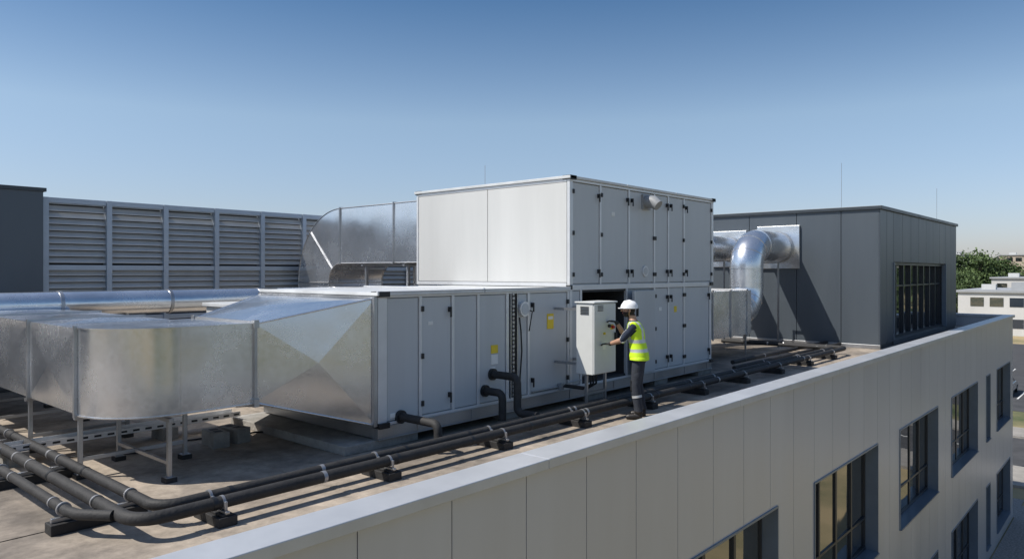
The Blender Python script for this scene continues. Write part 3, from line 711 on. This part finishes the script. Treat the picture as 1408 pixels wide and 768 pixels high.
b = MB(); b.tube([(4.6, 9.4, .02), (4.9, 9.1, .02), (5.1, 9.2, .02), (5.5, 8.9, .03), (5.7, 8.7, .1)], .014, M_BLACK, 8); b.tube([(3.0, 9.6, .02), (3.6, 9.2, .02), (4.0, 9.45, .02), (4.9, 9.3, .02)], .012, M_BLACK, 8); b.build('loose_cable')

# ------------------------------------------------------------------ worker
M_SKIN = mat('skin', (0.42, 0.24, 0.16), 0.5, 0, 0.08, 20)
M_NAVY = mat('navy_shirt', (0.02, 0.03, 0.055), 0.85, 0, 0.2, 20, bump=.3, bscale=60)
M_TROU = mat('work_trousers', (0.028, 0.033, 0.045), 0.85, 0, 0.25, 14, bump=.4, bscale=50)
M_GLOVE = mat('work_glove', (0.02, 0.02, 0.02), 0.7)
M_BOOT = mat('boot', (0.02, 0.017, 0.015), 0.5)
M_HAIR = mat('hair', (0.02, 0.013, 0.01), 0.8, 0, .3, 60)
M_VEST = mat('hi_vis', (0.60, 0.85, 0.02), 0.65, 0, 0.06, 5, bump=.12, bscale=9)
M_REFL = mat('reflective_band', (0.55, 0.56, 0.56), 0.4, 0.3, 0.05, 10)
M_HELM = mat('helmet_shell', (0.80, 0.80, 0.80), 0.25, 0, 0.02, 5)
wk = empty('worker')
Mw = Matrix.Translation((9.52, 5.83, 0.0)) @ Matrix.Rotation(rad(30), 4, 'Z')
def ik(s, t, l1, l2, pole):
    s = Vector(s); t = Vector(t); d = t - s; D = min(d.length, l1 + l2 - 1e-3); dn = d.normalized()
    a = (l1 * l1 - l2 * l2 + D * D) / (2 * D); h = math.sqrt(max(0, l1 * l1 - a * a))
    p = Vector(pole); p = (p - dn * p.dot(dn)).normalized(); return s + dn * a + p * h, s + dn * D
SL = (-.180, .075, 1.385); SR = (.180, .055, 1.385)
EL, WL = ik(SL, (.075, .45, 1.10), .29, .265, (-.5, -.2, -1)); ER, WR = ik(SR, (.245, .36, 1.43), .28, .26, (.5, -.1, -1))
bd = MB(); K = M_SKIN
bd.eloft([(0, -.01, .83, .10, .08), (0, -.01, .87, .155, .11), (0, 0, .94, .168, .12), (0, .005, 1.02, .155, .112), (0, .02, 1.12, .15, .108), (0, .04, 1.24, .165, .118), (0, .055, 1.34, .175, .118), (0, .068, 1.41, .15, .095), (0, .08, 1.45, .095, .072), (0, .095, 1.50, .058, .06), (0, .12, 1.57, .055, .06)], K)
bd.ell((0, .15, 1.635), (.076, .096, .115), K); bd.ell((0, .185, 1.575), (.052, .062, .055), K)
bd.tube([(0, .245, 1.65), (0, .265, 1.615), (0, .262, 1.605)], [.008, .016, .014], K, 10)
bd.ell((-.078, .145, 1.62), (.012, .02, .032), K, 8, 6); bd.ell((.078, .145, 1.62), (.012, .02, .032), K, 8, 6)
for s_, ky, ay, fy in ((-1, .05, .0, 0.0), (1, .02, -.05, -.05)):
    hip = Vector((s_ * .085, 0, .90)); kn = Vector((s_ * .11, ky, .50)); an = Vector((s_ * .125, ay, .10))
    bd.tube([hip + Vector((0, 0, .03)), hip, hip.lerp(kn, .35), hip.lerp(kn, .8), kn, kn.lerp(an, .3), kn.lerp(an, .8), an], [.08, .098, .092, .076, .073, .073, .062, .066], K, 16)
    bd.ell((s_ * .165, ky * .4, .66), (.022, .05, .075), K, 10, 8)
    bd.tube([an + Vector((0, -.05, -.05)), an + Vector((0, 0, -.05)), an + Vector((s_ * .01, .08, -.055)), an + Vector((s_ * .015, .15, -.06)), an + Vector((s_ * .015, .19, -.065))], [.036, .05, .046, .042, .03], K, 14)
    bd.tube([an + Vector((0, 0, .03)), an + Vector((0, 0, -.05))], [.05, .048], K, 14)
for S, E, W_ in ((SL, EL, WL), (SR, ER, WR)):
    S = Vector(S)
    bd.tube([Vector((S.x * .6, S.y, S.z + .015)), S, S.lerp(E, .4), E, E.lerp(W_, .25), W_], [.05, .058, .054, .044, .043, .029], K, 16)
def hand(W_, E, thumb_side, aim):
    d = (Vector(aim) - W_).normalized(); lat = Vector((1, 0, 0)); lat = (lat - d * lat.dot(d)).normalized(); nr = lat.cross(d)
    palm_end = W_ + d * .075
    for k, o in enumerate((-.027, -.009, .009, .027)):
        root = palm_end + lat * o; ln = (.062, .072, .075, .060)[k] if thumb_side > 0 else (.060, .075, .072, .062)[k]
        bd.tube([W_ + lat * o * .55, root], [.015, .0135], K, 10)
        b1 = root + (d * .9 - nr * .15).normalized() * ln * .45; b2 = b1 + (d * .8 - nr * .6).normalized() * ln * .33; b3 = b2 + (d * .55 - nr * .85).normalized() * ln * .25
        bd.tube([root, b1, b2, b3], [.0115, .0108, .010, .008], K, 10)
    t0 = W_ + d * .02 + lat * thumb_side * .018; t1 = W_ + d * .05 + lat * thumb_side * .045; t2 = t1 + d * .03 + lat * thumb_side * .008 - nr * .01
    bd.tube([t0, t1, t2], [.015, .0125, .009], K, 10)
hand(WL, EL, 1, WL + Vector((.03, .12, .0))); hand(WR, ER, -1, WR + Vector((0.01, .13, .02)))
bo = bd.build('body_tmp')
rm = bo.modifiers.new('r', 'REMESH'); rm.mode = 'VOXEL'; rm.voxel_size = .0065; rm.use_smooth_shade = True
sm = bo.modifiers.new('s', 'SMOOTH'); sm.factor = .5; sm.iterations = 3
dg = bpy.context.evaluated_depsgraph_get(); me = bpy.data.meshes.new_from_object(bo.evaluated_get(dg))
bpy.data.objects.remove(bo)
me.materials.clear()
ML = [M_SKIN, M_NAVY, M_TROU, M_GLOVE, M_BOOT, M_HAIR]
for m in ML: me.materials.append(m)
def sdist(p, a, b):
    a = Vector(a); b = Vector(b); ab = b - a; t = (p - a).dot(ab) / ab.length_squared; tc_ = max(0, min(1, t)); return (p - a - ab * tc_).length, t
def cls(p):
    for S, E, W_ in ((SL, EL, WL), (SR, ER, WR)):
        S = Vector(S); d2, t2 = sdist(p, E, W_); d1, t1 = sdist(p, S, E)
        hd, _ = sdist(p, W_, W_ + Vector((0, .15, 0)))
        if hd < .075 and (p - E).length > .22: return 3
        if d2 < .07 and d2 <= d1 + .004 and t2 > 0: return 0
        if d1 < .075 and abs(p.x) > .17: return 0 if t1 > .85 else 1
    if p.z < .125: return 4
    if p.z < .93: return 2
    if p.z < 1.475: return 1
    y = p.y - .15
    if p.z > 1.55 and y < -.01 and not (abs(p.x) > .074 and y > -.03): return 5
    if p.z < 1.60 and p.z > 1.50 and y > .0: return 5 if not (p.z > 1.578 and abs(p.x) < .02) else 0
    return 0
for pl in me.polygons: pl.material_index = cls(pl.center); pl.use_smooth = True
me.update()
keep = []
for pl in me.polygons:
    c = pl.center
    if .88 < c.z < 1.455 and pl.material_index in (1, 2):
        dL, tL = sdist(c, SL, EL); dR, tR = sdist(c, SR, ER)
        if (dL < .066 and tL > .02 and abs(c.x) > .12) or (dR < .066 and tR > .02 and abs(c.x) > .12): continue
        if abs(c.x) > .205: continue
        if c.y > .06 and abs(c.x) < .05 * max(0, (c.z - 1.22) / .2): continue
        keep.append(pl)
idx = {}; vv = []; ff = []; mi = []
for pl in keep:
    fc = []
    for v in pl.vertices:
        if v not in idx:
            V = me.vertices[v]; idx[v] = len(vv); fold = .003 * math.sin(V.co.x * 30 + V.co.z * 12) + .002 * math.sin(V.co.y * 35 - V.co.z * 20)
            off = .012 + .024 * max(0, (1.2 - V.co.z) / .3) + fold; vv.append(V.co + V.normal * off)
        fc.append(idx[v])
    c = pl.center; ff.append(fc)
    band = (1.00 < c.z < 1.05) or (1.14 < c.z < 1.19) or (c.z > 1.19 and .075 < abs(c.x) < .12)
    mi.append(1 if band else 0)
vm = bpy.data.meshes.new('vest'); vm.from_pydata(vv, [], ff); vm.materials.append(M_VEST); vm.materials.append(M_REFL)
for i, p in enumerate(vm.polygons): p.material_index = mi[i]; p.use_smooth = True
vo = bpy.data.objects.new('hi_vis_vest', vm); scn.collection.objects.link(vo)
s1 = vo.modifiers.new('sm', 'SMOOTH'); s1.factor = .6; s1.iterations = 6
so = vo.modifiers.new('s', 'SOLIDIFY'); so.thickness = .006; so.offset = -1
me.transform(Mw); vm.transform(Mw)
o = bpy.data.objects.new('body', me); scn.collection.objects.link(o); o.parent = wk; vo.parent = wk
b = MB(); hc = (0, .148, 1.668)
rings = [(0, hc[1], 1.655, .108, .134), (0, hc[1], 1.668, .106, .132)]
for i in range(1, 9):
    a = math.pi / 2 * i / 8.3; rings.append((0, hc[1] - .004 * i / 2, 1.668 + .105 * math.sin(a), .104 * math.cos(a) , .13 * math.cos(a)))
b.eloft(rings, M_HELM, 32, Mw)
b.eloft([(0, hc[1] + .005, 1.652, .115, .142), (0, hc[1] + .005, 1.660, .115, .142)], M_HELM, 32, Mw)
b.eloft([(0, hc[1] + .085, 1.650, .085, .085), (0, hc[1] + .082, 1.660, .085, .082)], M_HELM, 24, Mw)
b.tube([(0, hc[1] + .11, 1.70), (0, hc[1] + .07, 1.755), (0, hc[1], 1.774), (0, hc[1] - .08, 1.748), (0, hc[1] - .12, 1.70)], .012, M_HELM, 8, M=Mw)
for s_ in (-1, 1): b.tube([(s_ * .09, .15, 1.655), (s_ * .078, .165, 1.59), (s_ * .04, .20, 1.525), (0, .21, 1.518)], .005, M_BLACK, 6, M=Mw)
b.build('safety_helmet', wk)
b = MB()
for s_ in (-1, 1):
    b.ell((s_ * .032, .235, 1.637), (.013, .009, .007), M_WHITE, 10, 6, Mw); b.ell((s_ * .032, .243, 1.637), (.006, .005, .006), M_BLACK, 8, 6, Mw)
    b.tube([(s_ * .016, .243, 1.652), (s_ * .034, .240, 1.656), (s_ * .05, .228, 1.652)], .004, M_HAIR, 6, M=Mw)
b.tube([(-.02, .243, 1.583), (0, .249, 1.582), (.02, .243, 1.583)], .005, M_RED, 6, M=Mw)
b.build('face_details', wk)
b = MB(); b.eloft([(0, .002, .90, .182, .137), (0, .002, .93, .180, .135)], M_BLACK, 32, Mw)
for s_, ky in ((-1, .05), (1, .02)):
    b.tube([Vector((s_ * .1165, ky * .62 + .0, .36)), Vector((s_ * .1185, ky * .5, .325))], .0745, M_REFL, 20, M=Mw)
    b.box(s_ * .11 - .045, s_ * .11 + .045, ky + .045, ky + .075, .43, .58, M_BLACK, Mw)
b.build('belt_and_knee_pads', wk, bevel=.005)

# ------------------------------------------------------------------ trees
M_BARK = mat('bark', (0.09, 0.07, 0.05), 0.9, 0, .3, 5)
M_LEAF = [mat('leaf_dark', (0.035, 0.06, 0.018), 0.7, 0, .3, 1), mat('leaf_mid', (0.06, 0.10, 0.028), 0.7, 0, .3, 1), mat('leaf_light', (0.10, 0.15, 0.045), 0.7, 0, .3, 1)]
def treemesh(h, seed):
    R = random.Random(seed); b = MB()
    b.tube([(0, 0, 0), (.1, 0, h * .3), (0, .1, h * .6), (0, 0, h * .85)], [h * .028, h * .02, h * .012, .03], M_BARK, 8)
    cl = []
    for i in range(22):
        z = h * R.uniform(.32, .95); a = R.uniform(0, 6.28); rr = h * .34 * math.sin(min(1, max(.15, (1.02 - z / h) * 1.6)) * 1.57) * R.uniform(.45, 1)
        c = Vector((math.cos(a) * rr, math.sin(a) * rr, z)); cl.append(c)
        b.tube([(0, 0, z * .72), tuple(c * .55 + Vector((0, 0, z * .36))), tuple(c)], [h * .008, h * .005, .01], M_BARK, 5)
    for c in cl:
        s = h * R.uniform(.07, .13)
        for k in range(95):
            d = Vector((R.gauss(0, 1), R.gauss(0, 1), R.gauss(0, .7))); p = c + d * s * .75
            u = Vector((R.gauss(0, 1), R.gauss(0, 1), R.gauss(0, 1))).normalized(); v = u.cross(Vector((R.gauss(0, 1), R.gauss(0, 1), R.gauss(0, 1)))).normalized()
            q = h * R.uniform(.014, .028)
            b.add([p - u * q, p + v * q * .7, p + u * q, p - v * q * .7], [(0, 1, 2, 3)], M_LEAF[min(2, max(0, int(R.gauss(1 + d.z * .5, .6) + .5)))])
    return b.build('tree')
protos = [treemesh(11, 3), treemesh(13, 8), treemesh(9, 21)]
R = random.Random(5)
def place(i, x, y, s):
    p = protos[i]
    o = bpy.data.objects.new('tree', p.data); scn.collection.objects.link(o); o.location = (x, y, GZ); o.rotation_euler = (0, 0, R.uniform(0, 6)); o.scale = (s, s, s * R.uniform(.9, 1.1))
for i, (x, y) in enumerate(((58, -6), (66, -14), (38, -30))): protos[i].location = (x, y, GZ)
for (x, y) in ((34, -14), (40, -22), (60, -26), (75, -8), (80, -22), (95, -12), (24, -26), (12, -30), (110, -30)): place(R.randrange(3), x, y, R.uniform(.7, 1))
tb = empty('tree_belt')
def belt(x, y, s):
    p = protos[R.randrange(3)]; o = bpy.data.objects.new('belt_tree', p.data); scn.collection.objects.link(o); o.location = (x, y, GZ); o.rotation_euler = (0, 0, R.uniform(0, 6)); o.scale = (s, s, s * R.uniform(.8, 1.05)); o.parent = tb
for k in range(150):
    y = R.uniform(-150, 190); belt(R.uniform(225, 300) - abs(y) * .1, y, R.uniform(.85, 1.15))
for k in range(45):
    y = R.uniform(28, 60); belt(R.uniform(150, 180), y, R.uniform(.6, .9))
for k in range(90):
    y = R.uniform(8, 75); belt(R.uniform(225, 262), y, R.uniform(1.0, 1.3))
for k in range(120): belt(R.uniform(-150, 220), R.uniform(120, 190), R.uniform(.9, 1.2))
for k in range(60): belt(R.uniform(-60, 220), R.uniform(-150, -90), R.uniform(.9, 1.2))

# ------------------------------------------------------------------ distant buildings
M_WB = mat('white_render', (0.60, 0.59, 0.57), 0.8, 0, .08, .3); M_GB = mat('grey_cladding', (0.35, 0.36, 0.37), 0.6, 0, .1, .3); M_BRK = mat('tan_render', (0.45, 0.38, 0.30), 0.8, 0, .1, .3)
def lowrise(name, x0, x1, y0, y1, h, m, floors=2):
    e_ = empty(name); b = MB(); b.box(x0, x1, y0, y1, GZ, GZ + h, m); b.build('walls', e_)
    b = MB(); b.box(x0 - .3, x1 + .3, y0 - .3, y1 + .3, GZ + h, GZ + h + .35, M_GB)
    b.box(x0 + 3, x0 + 6, (y0 + y1) / 2 - 2, (y0 + y1) / 2 + 2, GZ + h + .35, GZ + h + 1.6, M_GB)
    b.box(x0 + 8, x0 + 9.5, y1 - 4, y1 - 2, GZ + h + .35, GZ + h + 1.2, M_PANELW); b.box(x0 + 2, x0 + 3.2, y0 + 2, y0 + 3.5, GZ + h + .35, GZ + h + 1.1, M_PANELW); b.build('roof_edge', e_)
    b = MB(); fh = h / floors
    for f in range(floors):
        z = GZ + f * fh + fh * .35
        y = y0 + 1
        while y < y1 - 2.4: b.box(x0 - .06, x0 + .05, y, y + 1.8, z, z + fh * .42, M_GLASS); y += 2.6
        x = x0 + 1
        while x < x1 - 2.4: b.box(x, x + 1.8, y0 - .06, y0 + .05, z, z + fh * .42, M_GLASS); b.box(x, x + 1.8, y1 - .05, y1 + .06, z, z + fh * .42, M_GLASS); x += 2.6
    b.build('windows', e_)
lowrise('office_block', 135, 160, 6, 23.5, 6.6, M_WB)
lowrise('warehouse', 185, 215, 4, 26, 8.4, M_WB, 2)
lowrise('office_block', 70, 82, -50, -30, 9, M_BRK, 3)
lowrise('warehouse', 20, 60, -75, -60, 8, M_GB, 2)
lowrise('apartment_block', 300, 320, 22, 40, 15.5, M_BRK, 5)
lowrise('apartment_block', 330, 350, 55, 62, 16.5, M_GB, 5)
M_TYRE = mat('tyre', (0.02, 0.02, 0.02), .8)
def car(x, y, rot, col):
    e_ = empty('parked_car'); M = Matrix.Translation((x, y, GZ + .02)) @ Matrix.Rotation(rot, 4, 'Z')
    pm = mat('car_paint', col, .25, .3, .03, 2, coat=.6); b = MB()
    low = [(-2.15, .35), (-2.2, .6), (-2.05, .9), (-1.2, .98), (.9, .98), (1.9, .82), (2.2, .62), (2.2, .35)]
    n_ = len(low); vs = [(p[0], -.88, p[1]) for p in low] + [(p[0], .88, p[1]) for p in low]
    b.add(vs, [tuple(range(n_)), tuple(range(2 * n_ - 1, n_ - 1, -1))] + [(i, i + n_, (i + 1) % n_ + n_, (i + 1) % n_) for i in range(n_)], pm, False, M)
    top = [(-1.75, .96, .82), (-1.25, 1.42, .66), (.2, 1.46, .66), (1.05, .96, .82)]
    vs = [(t[0], -t[2], t[1]) for t in top] + [(t[0], t[2], t[1]) for t in top]
    b.add(vs, [(0, 1, 2, 3), (7, 6, 5, 4), (0, 4, 5, 1), (2, 6, 7, 3)], M_GLASS, False, M); b.add([vs[1], vs[2], vs[6], vs[5]], [(0, 3, 2, 1)], pm, False, Matrix.Translation((0, 0, .01)) @ M)
    b.build('body', e_, bevel=.04); b = MB()
    for wx in (-1.35, 1.35):
        for wy in (-.9, .72): b.cyl((wx, wy, .32), (wx, wy + .18, .32), .32, M_TYRE, 20, M)
        for wy in (-.905, .895): b.cyl((wx, wy, .32), (wx, wy + .01, .32), .18, M_GALV2, 12, M)
    b.box(2.18, 2.21, -.8, -.5, .6, .72, M_WHITE, M); b.box(2.18, 2.21, .5, .8, .6, .72, M_WHITE, M); b.build('wheels_lamps', e_)
for i, (x, y, c) in enumerate(((70.5, 9.2, (.5, .5, .5)), (70.5, 11.8, (.03, .03, .04)), (86.5, 11.8, (.6, .6, .58)), (86.5, 14.4, (.3, .03, .03)), (102.5, 14.4, (.1, .15, .3)), (50, -12, (.5, .5, .5)), (46, 12, (.6, .6, .6)))):
    car(x, y, 0 if x > 60 else rad(90), c)
b = MB(); b.tube([(41, 7.6, GZ), (41, 7.6, GZ + 6.6), (41.2, 7.6, GZ + 7.0), (42.2, 7.6, GZ + 7.1)], [.09, .06, .05, .04], M_GALV2, 10); b.box(42.1, 42.9, 7.45, 7.75, GZ + 7.05, GZ + 7.15, M_GB); b.build('street_lamp')
print('done')
